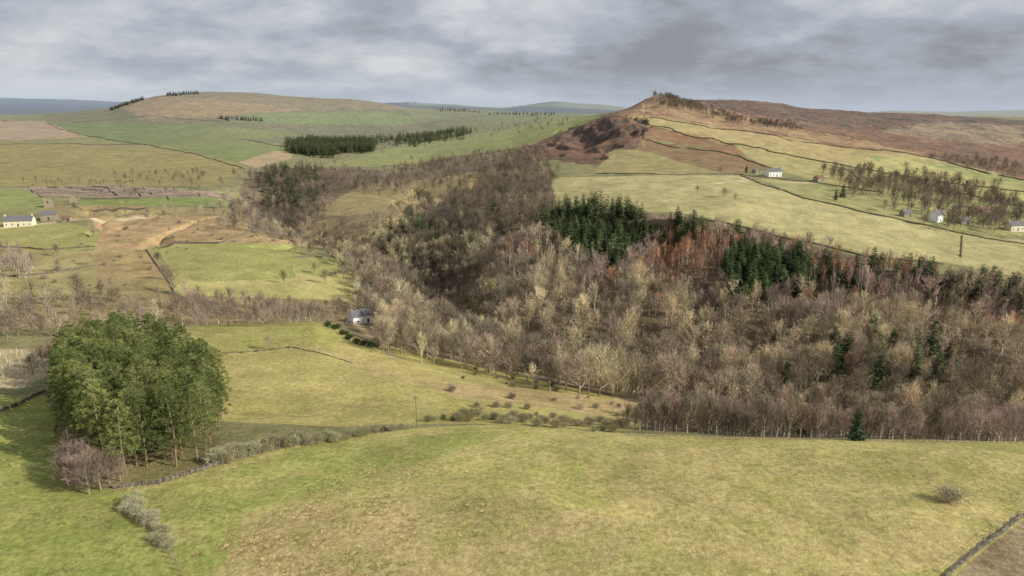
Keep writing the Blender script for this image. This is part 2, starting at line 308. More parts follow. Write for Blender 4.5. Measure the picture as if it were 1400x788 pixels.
# ------------------------------------------------------------------ mesh helpers
class MB:
    def __init__(s): s.v=[];s.f=[]
    def add(s,vs,fs):
        o=len(s.v); s.v+= [tuple(map(float,v)) for v in vs]; s.f+=[tuple(i+o for i in f) for f in fs]
    def tube(s,p,q,r0,r1,n=4,cap=False):
        p=np.array(p,float);q=np.array(q,float);d=q-p;d/=np.linalg.norm(d)+1e-9
        u=np.cross(d,(0,0,1.0) if abs(d[2])<.9 else (1.0,0,0));u/=np.linalg.norm(u);w=np.cross(d,u)
        vs=[];
        for k in range(n):
            a=2*math.pi*k/n; e=u*math.cos(a)+w*math.sin(a); vs+= [p+e*r0,q+e*r1]
        fs=[(2*k,2*((k+1)%n),2*((k+1)%n)+1,2*k+1) for k in range(n)]
        if cap: fs.append(tuple(2*k+1 for k in range(n)))
        s.add(vs,fs)
    def box(s,x0,x1,y0,y1,z0,z1):
        s.add([(x0,y0,z0),(x1,y0,z0),(x1,y1,z0),(x0,y1,z0),(x0,y0,z1),(x1,y0,z1),(x1,y1,z1),(x0,y1,z1)],[(0,3,2,1),(4,5,6,7),(0,1,5,4),(1,2,6,5),(2,3,7,6),(3,0,4,7)])
    def sliver(s,p,q,w,rg):
        d=q-p; r=np.cross(d,rg.normal(size=3)); r*=w/(2*(np.linalg.norm(r)+1e-9)); s.add([p-r,p+r,q],[(0,1,2)])
    def mesh(s,name,mat,sm=False):
        m=bpy.data.meshes.new(name); m.from_pydata(s.v,[],s.f); m.materials.append(mat); return m
def link(name,me,parent=None,loc=None):
    o=bpy.data.objects.new(name,me); C.objects.link(o)
    if parent: o.parent=parent
    if loc is not None: o.location=loc
    return o
def tag(o,label,cat,group=None,kind=None):
    if label: o['label']=label
    if cat: o['category']=cat
    if group: o['group']=group
    if kind: o['kind']=kind
    return o
def bigmesh(name,V,T,mat,cols=None,smooth_=False):
    me=bpy.data.meshes.new(name); n=len(T);k=T.shape[1]
    me.vertices.add(len(V)); me.vertices.foreach_set('co',np.ascontiguousarray(V,dtype=np.float32).ravel())
    me.loops.add(n*k); me.loops.foreach_set('vertex_index',np.ascontiguousarray(T,dtype=np.int32).ravel())
    me.polygons.add(n); me.polygons.foreach_set('loop_start',np.arange(0,n*k,k,dtype=np.int32))
    if smooth_: me.polygons.foreach_set('use_smooth',np.ones(n,bool))
    me.update(calc_edges=True)
    for nm,c in (cols or {}).items():
        at=me.attributes.new(nm,'FLOAT_COLOR','POINT'); cc=np.ones((len(V),4),np.float32); cc[:,:3]=c; at.data.foreach_set('color',cc.ravel())
    me.materials.append(mat); return me
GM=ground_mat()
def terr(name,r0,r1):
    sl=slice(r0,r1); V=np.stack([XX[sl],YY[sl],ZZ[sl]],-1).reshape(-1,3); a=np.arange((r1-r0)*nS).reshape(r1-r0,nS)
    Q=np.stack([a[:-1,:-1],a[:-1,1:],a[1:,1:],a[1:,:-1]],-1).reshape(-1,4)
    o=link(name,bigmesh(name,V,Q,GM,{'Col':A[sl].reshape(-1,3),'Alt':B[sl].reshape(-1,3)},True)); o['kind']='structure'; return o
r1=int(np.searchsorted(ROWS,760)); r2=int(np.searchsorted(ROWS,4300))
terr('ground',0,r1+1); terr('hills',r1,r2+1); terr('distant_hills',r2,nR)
print('terrain',time.time()-t0)
# ------------------------------------------------------------------ plants
def unit(v): return v/(np.linalg.norm(v)+1e-9)
def bare(rg,h,r,nl,nt_,w,cz=.6,upr=.5,low=False,stem=.3,tk=.026):
    T=MB();Cn=MB(); n=3 if low else 5
    p=[np.array([0,0,-.5]),np.array([rg.normal()*.02*h,rg.normal()*.02*h,stem*h]),np.array([rg.normal()*.04*h,rg.normal()*.04*h,.62*h]),np.array([rg.normal()*.04*h,rg.normal()*.04*h,.93*h])]
    rr=[tk*h,tk*.7*h,tk*.42*h,.003*h]
    for i in range(3): T.tube(p[i],p[i+1],rr[i],rr[i+1],n)
    c=np.array([0,0,cz*h])
    for i in range(nl):
        az=i*2.4+rg.rand(); el=math.radians(-22+108*((i+.5)/nl)**.8); k=.6+.52*rg.rand()
        tip=c+np.array([math.cos(az)*math.cos(el)*r*k,math.sin(az)*math.cos(el)*r*k,math.sin(el)*(1-cz)*h*k])
        z0=max(.16*h,min(.8*h,tip[2]-.28*h-upr*.1*h)); t=np.interp(z0,[0,stem*h,.62*h,.93*h],[0,1,2,3]);j=min(2,int(t)); q0=p[j]+(p[j+1]-p[j])*(t-j)
        mid=(q0+tip)/2+np.array([0,0,-.03*h])+rg.normal(size=3)*.02*h
        Cn.tube(q0,mid,.012*h,.008*h,3);Cn.tube(mid,tip,.008*h,.002*h,3)
        for q in range(nt_//nl):
            t=.25+.8*rg.rand()**.7; s0=(mid+(tip-mid)*(2*t-1)) if t>.5 else q0+(mid-q0)*2*t
            s0=s0+rg.normal(size=3)*r*.105
            d=unit(unit(s0-c)*.7+np.array([0,0,upr])+rg.normal(size=3)*.5)
            Cn.sliver(s0,s0+d*h*.10*(.6+.8*rg.rand()),w*(.6+.8*rg.rand()),rg)
    return T,Cn
def spruce(rg,h,r,nlay,nb):
    T=MB();Cn=MB(); T.tube((0,0,-.5),(0,0,.95*h),.018*h,.004*h,4); lean=rg.normal(size=2)*.02
    for j in range(nlay):
        z=h*(.05+.93*j/nlay); R=r*(1-z/h)**.52*(.7+.5*rg.rand())+.2
        for b in range(nb):
            a=2*math.pi*b/nb+j*1.3+rg.rand()*.5; L=R*(.55+.65*rg.rand()); e=np.array([math.cos(a),math.sin(a),0]); sd=np.array([-e[1],e[0],0])
            root=np.array([lean[0]*z,lean[1]*z,z+.05*h*rg.rand()]); tip=root+e*L+np.array([0,0,-.2*L+.1*rg.rand()]); m=root+e*L*.55+np.array([0,0,-.02*L])
            Cn.add([root,m+sd*L*.24-np.array([0,0,.12*L]),tip,m-sd*L*.24-np.array([0,0,.12*L])],[(0,1,2),(0,2,3)])
            for q in range(3):
                s0=root+(tip-root)*(.3+.6*rg.rand()); Cn.sliver(s0,s0+unit(e*.6+sd*rg.normal()*.9+np.array([0,0,.35*rg.normal()+.1]))*L*.42,.14*L+.12,rg)
    return T,Cn
def pine(rg,h,r):
    T=MB();Cn=MB(); p=[np.array([0,0,-.5]),np.array([rg.normal()*.15,rg.normal()*.15,h*.45]),np.array([rg.normal()*.25,rg.normal()*.25,h*.94])]
    T.tube(p[0],p[1],.16,.12,6);T.tube(p[1],p[2],.12,.03,5)
    for q in range(8):
        a=rg.rand()*6.3; z=h*(.08+.2*rg.rand()); T.tube((0,0,z),(math.cos(a)*1.1,math.sin(a)*1.1,z+.1),.03,.01,3)
    nc=80
    for i in range(nc):
        u=(i+.5)/nc; z=h*(.24+.74*u); R=r*min(1,.55+u*2.5)*(1-u*.98)**.48+.1
        a=i*2.4+rg.rand()*.8; rad=R*(.35+.75*math.sqrt(rg.rand())); c=np.array([math.cos(a)*rad,math.sin(a)*rad,z+.3*rg.normal()])
        Cn.tube(np.array([0,0,z-.3*rad]),c,.04,.012,3)
        cr=(.42+.34*rg.rand())*(1-.25*u)
        for k in range(48):
            d=unit(rg.normal(size=3)+np.array([math.cos(a)*.4,math.sin(a)*.4,.5])); s0=c+d*cr*rg.rand()*.9*np.array([1,1,.7])
            Cn.sliver(s0,s0+unit(d+rg.normal(size=3)*.3+np.array([0,0,.4]))*(.24+.2*rg.rand()),.11,rg)
    return T,Cn
def bush(rg,h,r,n,w,leaf=False):
    S_=MB();Cn=MB()
    for i in range(9):
        a=i*.7+rg.rand();e=np.array([math.cos(a)*r*.55,math.sin(a)*r*.55,h*(.5+.3*rg.rand())]); S_.tube((0,0,-.2),e,.05,.02,3)
    lob=[(np.array([math.cos(a)*r*.55*rg.rand(),math.sin(a)*r*.55*rg.rand(),h*(.3+.3*rg.rand())]),r*(.45+.25*rg.rand())) for a in rg.rand(9)*6.3]
    for i in range(n):
        c,R=lob[rg.randint(9)]; d=unit(rg.normal(size=3)+np.array([0,0,.3])); s0=c+d*R*(.3+.6*rg.rand())*np.array([1,1,h/r*.6]); s0[2]=max(.05,s0[2])
        Cn.sliver(s0,s0+unit(d+rg.normal(size=3)*(.9 if leaf else .5))*(.3 if leaf else .45)*(.6+.8*rg.rand()),w,rg)
    return S_,Cn
def rgs(k): return np.random.RandomState(100+k)
def protos(fn,n,pn,bm,cm,cn='crown',tn='trunk'):
    out=[]
    for k in range(n):
        T,Cn=fn(rgs(k)); out.append((T.mesh(pn+'_'+tn,bm),Cn.mesh(pn+'_'+cn,cm),tn,cn))
    return out
PB=protos(lambda g:bare(g,11,3.8,18,1300,.075),8,'broadleaf',M['bark'],M['twig'])
PR=protos(lambda g:bare(g,10,2.1,18,700,.06,cz=.6,upr=1.25,stem=.4,tk=.024),6,'birch',M['birchbark'],M['twig'])
PS=protos(lambda g:spruce(g,12.5,3.2,17,9),5,'spruce',M['bark'],M['needle'])
PP=protos(lambda g:pine(g,15,2.85),8,'pine',M['pinebark'],M['needle'])
PU=protos(lambda g:bush(g,2.6,2.2,1500,.06),4,'shrub',M['bark'],M['twig'],'branches','stem')
PG=protos(lambda g:bush(g,2.0,1.6,900,.13,True),3,'evergreen',M['bark'],M['needle'],'foliage','stem')
def arr(mb): 
    V=np.array(mb.v);T=[]
    for f in mb.f:
        for i in range(1,len(f)-1): T.append((f[0],f[i],f[i+1]))
    return V,np.array(T)
def lowp(fn,n):
    out=[]
    for k in range(n):
        T,Cn=fn(rgs(50+k)); v1,t1=arr(T);v2,t2=arr(Cn)
        V=np.vstack([v1,v2]); TT=np.vstack([t1,t2+len(v1)]); tr=np.zeros(len(V),bool);tr[:len(v1)]=True; out.append((V,TT,tr))
    return out
LB=lowp(lambda g:bare(g,11,3.8,12,360,.14,low=True),7)
LRb=lowp(lambda g:bare(g,10,2.1,10,235,.11,cz=.6,upr=1.25,low=True,stem=.4,tk=.026),6)
LS=lowp(lambda g:spruce(g,12.5,3.2,11,6),4)
print('protos',time.time()-t0)
def jc(c,v=.15,g=1.0):
    k=g*(1+random.uniform(-v,v)); a=alb(c)*k; a=a*(1+np.array([random.uniform(-.05,.05) for _ in range(3)])); return (float(a[0]),float(a[1]),float(a[2]),1)
def plant(name,P,x,y,sc,col,label,group,cat='tree',zs=1.0):
    pr=random.choice(P); r=bpy.data.objects.new(name,None); C.objects.link(r); r.location=(x,y,float(gz(x,y))-.05); r.rotation_euler=(0,0,random.uniform(0,6.28)); r.scale=(sc,sc,sc*zs); r.empty_display_size=.5
    tag(r,label,cat,group)
    a=link(pr[2],pr[0],r); b=link(pr[3],pr[1],r); b.color=col; return r
CLEAR=[[(472,434),(514,430),(518,452),(506,466),(480,466)]]
for hx,hy,hw in [(1057,241,16),(1034,237,8),(1119,248,9),(1279,302,11),(1238,296,8),(1340,292,10),(1386,315,12),(28,309,24),(68,300,9),(92,303,7)]: CLEAR.append([(hx-hw,hy-4),(hx+hw,hy-4),(hx+hw,hy+12),(hx-hw,hy+12)])
def scatter(poly,y0,y1,d,hh=10,seed=0,keep=1.0,fuzz=0,excl=()):
    P=np.array(poly,float); rg=np.random.RandomState(seed+7)
    smin=(P[:,0].min()-700)/F/.86 if P[:,0].min()<700 else (P[:,0].min()-700)/F/1.08
    smax=(P[:,0].max()-700)/F/.86 if P[:,0].max()>700 else (P[:,0].max()-700)/F/1.08
    ys=np.arange(y0,y1,d); xs=np.arange(min(smin*y1,smin*y0),max(smax*y1,smax*y0),d)
    gx_,gy_=np.meshgrid(xs,ys); gx_=(gx_+rg.uniform(-.48,.48,gx_.shape)*d).ravel(); gy_=(gy_+rg.uniform(-.48,.48,gy_.shape)*d).ravel()
    kp=keep*(1+1.1*fbm(gx_,gy_,45,3)) if keep<.91 else keep
    k=(rg.rand(len(gx_))<kp)&(np.abs(gx_/gy_)<1.6)&(gy_>61); gx_=gx_[k];gy_=gy_[k]
    z=gz(gx_,gy_); px,py=proj(gx_,gy_,z)
    jx=(fbm(gx_,gy_,40,3)*2.2+rg.normal(size=px.shape)*.5)*fuzz; jy=(fbm(gx_+300,gy_,40,3)*1.0+rg.normal(size=px.shape)*.25)*fuzz
    m=inpoly(px+jx,py+jy,poly)
    for e in excl: m&=~inpoly(px,py,e)
    for e in CLEAR: m&=~inpoly(px,py,e)
    top=(z+hh-H)/gy_; m&=top>bil(CM,gx_,gy_*.99)-.0005
    return np.stack([gx_[m],gy_[m],z[m]],1)
WOOD={'b':[], 'r':[], 's':[]}
def zone(kind,poly,y0,y1,d,cols,sc=(.8,1.2),seed=0,keep=1,lab=None,mixk=None,fuzz=8,excl=(),g=1.4):
    pts=scatter(poly,y0,y1,d,9*sc[0],seed,keep,fuzz,excl); n=0
    for p in pts:
        k=kind
        if mixk and random.random()<mixk[1]: k=mixk[0]
        ci=int((fbm(np.array([p[0]]),np.array([p[1]]),28,2)[0]*2.2+.5+random.uniform(-.5,.5))*len(cols)); c=cols[max(0,min(len(cols)-1,ci))]
        WOOD[k].append((p[0],p[1],p[2],random.uniform(*sc)*(1.0 if random.random()>.06 else 1.15),jc(c,.33,g),lab)); n+=1
    print('zone',lab,n)
PALE=[(168,156,130),(150,138,114),(170,158,128),(140,128,108),(156,142,120)]
MAIN=[(118,108,90),(142,128,108),(106,97,82),(160,148,120),(128,112,96),(178,166,134),(130,118,98),(146,132,114),(168,154,126)]
BRN=[(128,112,96),(116,104,88),(140,124,106),(108,98,80)]
PUR=[(138,120,110),(122,108,98),(154,134,120),(128,114,102)]
LAR=[(156,120,92),(142,110,86),(130,106,86)]
DRK=[(110,100,86),(96,88,76),(124,112,94),(138,126,106)]
SPR=[(66,80,48),(76,90,54),(56,68,42),(88,100,60)]
ON=[(735,300),(800,284),(925,300),(985,326),(975,340),(885,338),(850,376),(800,366),(755,336)]
OM=[(980,380),(1000,352),(1040,346),(1105,362),(1106,404),(1000,412)]
LP=[(925,318),(985,340),(1090,350),(1180,366),(1230,384),(1120,400),(1104,360),(1040,346),(985,360),(975,400),(900,410),(880,370)]
zone('s',ON,350,700,4.8,SPR,(.5,1.25),1,.85,'north',g=1.2,fuzz=11)
zone('s',OM,300,500,4.8,SPR,(.6,1.3),2,.85,'mid',g=1.2,fuzz=9)
zone('s',[(965,326),(1130,362),(1290,384),(1400,408),(1400,434),(1280,414),(1130,394),(980,346)],300,540,5.6,SPR,(.6,1.25),3,.72,'edge',g=1.2,fuzz=8)
zone('s',[(510,322),(560,296),(620,300),(640,340),(600,372),(530,368)],380,900,8.5,SPR,(.8,1.25),4,.6,'valley',g=1.0,fuzz=10)
zone('s',[(640,300),(700,270),(740,300),(700,330)],450,800,11,SPR,(.7,1.1),44,.4,'valley',g=1.05,fuzz=10)
zone('s',[(1100,460),(1290,460),(1330,530),(1090,545)],225,360,9.5,SPR,(.9,1.35),5,.45,'low',g=1.35,fuzz=16)
zone('s',[(358,240),(430,230),(445,265),(400,290),(360,285)],600,1300,11,SPR,(1.0,1.6),6,.65,'far',g=.95)
zone('s',[(390,202),(440,190),(512,196),(508,207),(440,214),(396,208)],1300,2200,10,SPR,(1.5,2.1),7,.95,'far',g=.85,fuzz=6)
zone('s',[(505,196),(560,182),(640,174),(640,186),(560,198)],1300,2400,14,SPR,(1,1.6),8,.75,'far',g=.95)
zone('b',[(500,478),(640,506),(850,556),(905,572),(1000,578),(1420,594),(1420,480),(1200,455),(1000,440),(850,425),(700,400),(600,385),(520,415)],200,400,6.3,MAIN,(.6,1.36),11,.93,'main',('r',.22),g=1.45)
zone('r',LP,270,560,4.8,LAR,(.8,1.3),41,.8,'larch',excl=(OM,),g=1.4,fuzz=9)
zone('r',[(700,400),(680,345),(760,312),(940,312),(1180,366),(1420,415),(1420,480),(1200,455),(1000,440),(850,425)],270,620,5.0,PUR+LAR[:1]+MAIN,(.75,1.4),12,.92,'upper',('b',.3),excl=(ON,OM,LP),g=1.45)
zone('r',[(845,592),(905,572),(1000,578),(1420,596),(1420,612),(1000,604)],140,215,3.7,PUR+BRN,(.5,.95),13,.87,'front',('b',.12),g=1.5)
zone('b',[(480,350),(520,334),(600,310),(690,340),(700,400),(600,388),(520,416),(470,440),(500,410)],330,760,6.6,DRK+BRN+PALE[:3],(.7,1.25),14,.93,'valley',g=1.25)
zone('b',[(530,345),(620,340),(670,390),(660,430),(580,430),(540,400)],280,700,5.8,DRK+BRN,(.7,1.2),45,.95,'valley',g=1.2)
zone('b',[(600,312),(620,256),(700,218),(742,218),(754,246),(762,300),(690,340)],500,1300,8,DRK+BRN,(.75,1.2),15,.86,'valley',g=1.25)
zone('b',[(345,300),(335,262),(355,242),(430,234),(490,238),(500,250),(432,292),(400,318)],600,1400,9,DRK+PUR,(.8,1.3),16,.8,'valley',fuzz=14,g=1.15)
zone('b',[(300,310),(330,280),(400,300),(440,318),(520,300),(600,262),(600,302),(520,334),(480,350),(400,334)],450,1200,9.5,DRK+PUR+PALE[:3],(.7,1.2),27,.66,'valley',fuzz=14,g=1.25)
zone('b',[(440,262),(520,244),(620,222),(735,208),(740,218),(640,232),(600,262),(520,268)],700,1500,10,DRK,(.8,1.2),17,.62,'valley',fuzz=12,g=1.2)
zone('b',[(440,354),(520,350),(545,400),(520,460),(480,440),(490,405),(470,376)],270,520,7.2,PALE+DRK,(.7,1.2),18,.87,'left',g=1.3)
zone('b',[(215,432),(240,418),(500,422),(500,446),(430,442),(240,447)],230,360,5.2,BRN+PUR,(.4,.85),19,.82,'band',('r',.3),fuzz=10,g=1.3)
zone('b',[(-60,450),(60,425),(215,420),(240,447),(60,485),(-60,500)],230,400,6.2,BRN+PALE+PUR,(.4,1.0),28,.8,'band',('r',.15),fuzz=14,g=1.25)
zone('b',[(-60,425),(60,408),(240,404),(300,414),(60,430),(-60,445)],250,380,7.5,PALE+BRN,(.5,1.05),20,.65,'band',fuzz=14,g=1.25)
zone('b',[(1120,238),(1280,246),(1400,280),(1400,322),(1290,314),(1200,284)],420,900,8,DRK+BRN,(.7,1.4),21,.66,'farm',fuzz=14,g=1.15)
zone('b',[(1268,218),(1400,232),(1400,248),(1280,226)],700,1700,11,DRK+PUR,(.8,1.2),22,.85,'far',g=1.1)
zone('b',[(896,134),(925,137),(962,148),(955,154),(900,146)],1200,1500,7,DRK,(.6,1.3),46,.85,'far',g=.95,fuzz=3)
zone('b',[(955,146),(1010,162),(1090,176),(1085,181),(1000,168),(955,154)],1200,1500,8.5,DRK,(.5,1.1),23,.8,'far',g=.85)
zone('b',[(30,250),(300,254),(330,268),(200,270),(30,264)],550,1100,17,BRN+DRK,(.35,.8),24,.5,'far',fuzz=10,g=1.1)
zone('b',[(100,286),(300,280),(400,290),(420,326),(280,312),(110,300)],400,800,13,PALE+PUR,(.4,.9),25,.5,'far',fuzz=14,g=1.2)
zone('r',[(-60,345),(40,345),(40,378),(-60,382)],330,520,6,PUR,(.8,1.1),26,.85,'far')
zone('b',[(150,240),(330,238),(350,262),(160,262)],800,1300,20,DRK,(.8,1.2),29,.35,'far',g=1.1)
zone('b',[(420,195),(700,172),(760,160),(780,172),(560,206),(440,222)],1300,2600,34,DRK,(.9,1.4),30,.3,'far',g=1.1)
names={'b':('bare_broadleaf_tree',PB,300),'r':('bare_birch_tree',PR,280),'s':('spruce_tree',PS,150)}
LAB={('b','main'):'bare grey-brown broadleaf tree in the leafless wood filling the valley side',
('b','valley'):'dark bare broadleaf tree in the winding valley bottom wood',('b','left'):'bare pale broadleaf tree on the bank between the green paddock and the wood',
('b','band'):'low bare broadleaf tree in the belt behind the middle pasture',('b','upper'):'bare rounded broadleaf tree among the purplish upper wood',('b','farm'):'bare broadleaf tree around the farmstead below the moor hill',('b','front'):'small rounded bare tree in the front row behind the near field crest',
('r','upper'):'slender purplish bare birch in the upper part of the hillside wood',('r','front'):'slender bare birch in the front row behind the near field crest',('r','larch'):'rusty brown bare larch below the upper edge of the hillside wood',
('r','main'):'slender bare birch among the broadleaf trees of the valley wood',('r','band'):'low reddish bare birch in the belt behind the middle pasture',('r','far'):'reddish bare birch in the copse at the left edge',
('s','north'):'dark green spruce in the stand along the top of the wood below the pale field',('s','mid'):'dark green spruce in the compact block among the purplish bare trees',
('s','edge'):'dark green spruce in the thin row along the upper wood edge at the right',('s','valley'):'dark green spruce in the shaded valley bend',('s','low'):'dark green spruce standing in the lower bare wood at the right',('s','far'):'distant dark green spruce left of the valley'}
lows={'b':LB,'r':LRb,'s':LS}; stuffname={'b':'bare_woodland','r':'birch_woodland','s':'conifer_woodland'}
for k,(nm,P,cap) in names.items():
    L=sorted(WOOD[k],key=lambda e:math.hypot(e[0],e[1])/e[3]); 
    ina=[e for e in L if abs(float(proj(e[0],e[1],e[2])[0])-700)<720]; near=ina[:cap]; ids=set(id(e) for e in near)
    for e in near:
        lab=LAB.get((k,e[5]),'distant bare tree in the valley wood'); plant(nm,P,e[0],e[1],e[3],e[4],lab,lab+' group')
    rest=[e for e in L if id(e) not in ids]
    Vs=[];Ts=[];Cs=[];o=0
    for e in rest:
        V,T,tr=random.choice(lows[k]); a=random.uniform(0,6.28);c,s=math.cos(a),math.sin(a)
        W=np.stack([V[:,0]*c-V[:,1]*s,V[:,0]*s+V[:,1]*c,V[:,2]],1)*e[3]+np.array([e[0],e[1],e[2]-.1])
        cc=np.tile(np.array(e[4][:3]),(len(V),1)); cc[tr]=alb((204,194,180) if k=='r' else (150,138,118)); Vs.append(W);Ts.append(T+o);Cs.append(cc);o+=len(V)
    if rest:
        ob=link(stuffname[k],bigmesh(stuffname[k],np.vstack(Vs),np.vstack(Ts),M['mass'],{'Col':np.vstack(Cs)}))
        tag(ob,{'b':'mass of leafless brown and grey trees filling the valley and hillsides','r':'mass of purplish bare birch and larch trees on the upper wood slope','s':'far dark green conifer plantations and stands on the hills'}[k],'woodland',None,'stuff')
    print(k,len(near),len(rest),o)
print('woods',time.time()-t0)
# pine clump
pts=scatter([(98,640),(90,590),(86,540),(96,510),(130,492),(190,488),(244,506),(298,550),(310,600),(288,630),(215,644),(150,658)],96,220,3.7,15,31,.97)
for p in pts: plant('pine_tree',PP,p[0],p[1],random.uniform(.82,1.13),jc(random.choice([(114,122,70),(100,110,60),(128,132,78),(92,102,58)]),.14,1.08),'green pine with bare lower trunk in the dense clump at the left','pines of the clump in the near pasture')
print('pines',len(pts))
for (px,py,h) in [(95,668,.5),(108,672,.6),(122,676,.65),(138,670,.6),(150,662,.6),(112,655,.65),(92,650,.55),(165,658,.45),(130,660,.6),(100,640,.65),(88,660,.5),(60,505,.7),(45,512,.6),(70,498,.7)]:
    x,y,z=unproj(px,py); plant('bare_sapling',PB,x,y,h,jc(random.choice(BRN+PUR),.1,1.3),'small brown twiggy bare tree at the foot of the pine clump','bare saplings at the corner of the pine clump')
FT=[(128,322,.8,'bare tree beside the cream farmhouse track'),(78,350,.7,'bare tree in the tan field below the farmhouse'),(80,372,.7,'small bare tree at the left field wall'),(125,362,.7,'bare tree at the end of the left field wall'),
(238,402,1.2,'big pale bushy bare tree at the lower left corner of the green paddock'),(226,382,.8,'bare tree on the west wall of the green paddock'),(216,362,.7,'bare tree on the upper west wall of the green paddock'),(110,415,1.3,'broad grey bare tree left of the reddish birch belt'),
(388,388,.7,'lone bare tree at the bottom of the green paddock'),(445,388,.8,'bare tree below the small fenced garden'),(430,374,.6,'small bare tree inside the fenced garden'),(470,378,.8,'bare tree right of the fenced garden'),(492,368,.9,'bare tree at the paddock corner by the wood'),
(455,352,.9,'bare tree above the fenced garden'),(425,350,.8,'bare tree at the top right of the green paddock'),(405,346,.7,'bare tree at the top edge of the green paddock'),(320,312,.6,'lone bare tree on the bracken slope'),(225,300,.7,'bare tree at the head of the bracken slope'),(136,292,.7,'bare tree near the stone barn'),
(990,270,.7,'lone bare tree in the pale hillside field'),(1005,276,.55,'smaller of two bare trees in the pale hillside field'),(953,264,.55,'small bare bush tree left in the pale hillside field'),(985,238,.8,'bare tree left of the white hill farmhouse'),(1150,246,1.3,'bare tree above the hillside wall end'),(1172,240,1.2,'bare tree right of the hillside barn'),
(1362,300,1.1,'bare tree by the rusty-roofed barn at right'),(1262,308,.8,'bare tree in front of the tall white house'),(1300,304,1.0,'bare tree right of the tall white house'),(640,280,.8,'bare tree on the tan bank of the upper valley'),(368,478,.45,'low rounded bare bush on the upper middle pasture'),(540,432,1.1,'bare tree behind the white cottage'),(528,446,.9,'bare tree right of the white cottage'),(464,430,.8,'bare tree left of the white cottage'),(498,424,1.0,'bare tree rising behind the roof of the white cottage')]
for (px,py,s,l) in FT:
    x,y,z=unproj(px,py); plant('bare_field_tree',PB,x,y,s,jc(random.choice(PALE+DRK),.1,1.15),l,None)
SP_=[(670,410,1.1,(122,132,66),'yellowish green conifer standing out in the bare wood'),(645,425,.85,(96,110,60),'small green conifer in the bare wood beside the yellowish one'),(1170,602,.6,(56,72,46),'small dark conifer in front of the birch row at right'),(1392,585,.95,(52,68,44),'dark conifer at the right edge behind the crest'),(1393,428,1.3,(54,70,44),'tall dark conifer at the right frame edge above the wood'),(1020,236,.7,(56,70,46),'dark conifer beside the white hill farmhouse'),(1152,270,.95,(50,64,42),'dark broad conifer in the farmyard'),(1142,274,.8,(52,68,44),'dark conifer left in the farmyard pair'),(1075,530,.9,(60,78,48),'conifer in the lower wood left of the others')]
for (px,py,s,c,l) in SP_:
    x,y,z=unproj(px,py); plant('spruce_tree',PS,x,y,s,jc(c,.05,1.2),l,None)
def ever(px,py,s,l,g=None,c=(74,90,50)):
    x,y,z=unproj(px,py); plant('evergreen_shrub',PG,x,y,s,jc(c,.15,.95),l,g,'shrub')
for q in [(448,444),(458,448),(468,455),(478,462),(488,467),(498,470),(508,472),(516,472),(462,446),(474,456),(518,464)]: ever(q[0],q[1]+3,random.uniform(1.0,1.5),'dark green evergreen bush in the hedge below the white cottage','evergreen hedge below the white cottage')
ever(1095,598,1.2,'low dark green bush at the crest before the birch row'); ever(1120,560,1.8,'rounded dark green bush at the lower wood edge'); ever(405,606,1.2,'dark green bush in the hedge right of the pine clump')
def shrub(px,py,s,c,l,g=None,zs=1,n='bare_shrub'):
    x,y,z=unproj(px,py); plant(n,PU,x,y,s,jc(c,.12,1.15),l,g,'shrub',zs)
shrub(1298,686,1.3,(158,152,122),'lone rounded grey bush on the near pasture at the right',None,.9)
for q in [(176,700),(186,706),(196,712),(192,696),(206,716),(182,690)]: shrub(q[0],q[1],random.uniform(.6,.95),(172,168,134),'pale lichen grey bush in the upper clump of the broken hedge','upper grey bushes of the broken hedge',1.1)
for q in [(212,738),(222,744),(232,748),(226,732),(216,726)]: shrub(q[0],q[1],random.uniform(.5,.85),(166,160,126),'pale grey bush in the lower clump of the broken hedge','lower grey bushes of the broken hedge')
def along(pts,n): 
    P=np.array(pts,float);d=np.r_[0,np.cumsum(np.hypot(*np.diff(P,axis=0).T))];t=np.linspace(0,d[-1],n); return list(zip(np.interp(t,d,P[:,0]),np.interp(t,d,P[:,1])))
for q in along([(302,634),(350,618),(400,608)],16): shrub(q[0]+random.uniform(-4,4),q[1]+random.uniform(-3,3),random.uniform(.6,1.15),random.choice([(164,158,126),(140,132,102)]),'grey bare hedge bush beside the pine clump','hedge bushes right of the pine clump',1.15)
for q in along([(418,606),(440,604),(470,604),(500,594),(548,586)],14): shrub(q[0]+random.uniform(-5,5),q[1]+random.uniform(-3,3),random.uniform(.5,1.0),random.choice([(154,150,112),(144,136,106)]),'bare hedge bush between the pine clump and the pole','hedge bushes along the near field boundary')
for q in along([(590,579),(640,574),(700,576),(760,586),(850,590)],42): shrub(q[0]+random.uniform(-5,5),q[1]+random.uniform(-8,3),random.uniform(.35,1.05),random.choice([(146,138,104),(124,122,84),(156,146,114)]),'brown bush in the scruffy hedge on the field crest','bushes of the crest hedge')
for q in along([(655,556),(700,560),(800,580),(840,572)],10): shrub(q[0]+random.uniform(-5,5),q[1]+random.uniform(-4,4),random.uniform(.4,.8),(146,132,106),'small bare bush on the pasture behind the crest hedge','bushes behind the crest hedge')
for (px,py,l) in [(618,535,'reddish bare bush on the middle pasture'),(700,545,'small bush on the tan bank of the middle pasture'),(760,535,'bush near the lower wood edge on the middle pasture'),(768,505,'grey bush at the wood edge'),(240,490,'bare bush at the pasture wall')]: shrub(px,py,.85,(146,128,106),l)
for q in along([(268,488),(350,481),(395,476)],7): shrub(q[0],q[1],.4,(150,140,108),'low bush along the middle pasture wall','bushes on the middle pasture wall')
for q in along([(1190,598),(1260,600),(1350,603)],12): shrub(q[0],q[1],.5,(176,140,108),'low russet bush along the crest fence at right','russet bushes at the crest')
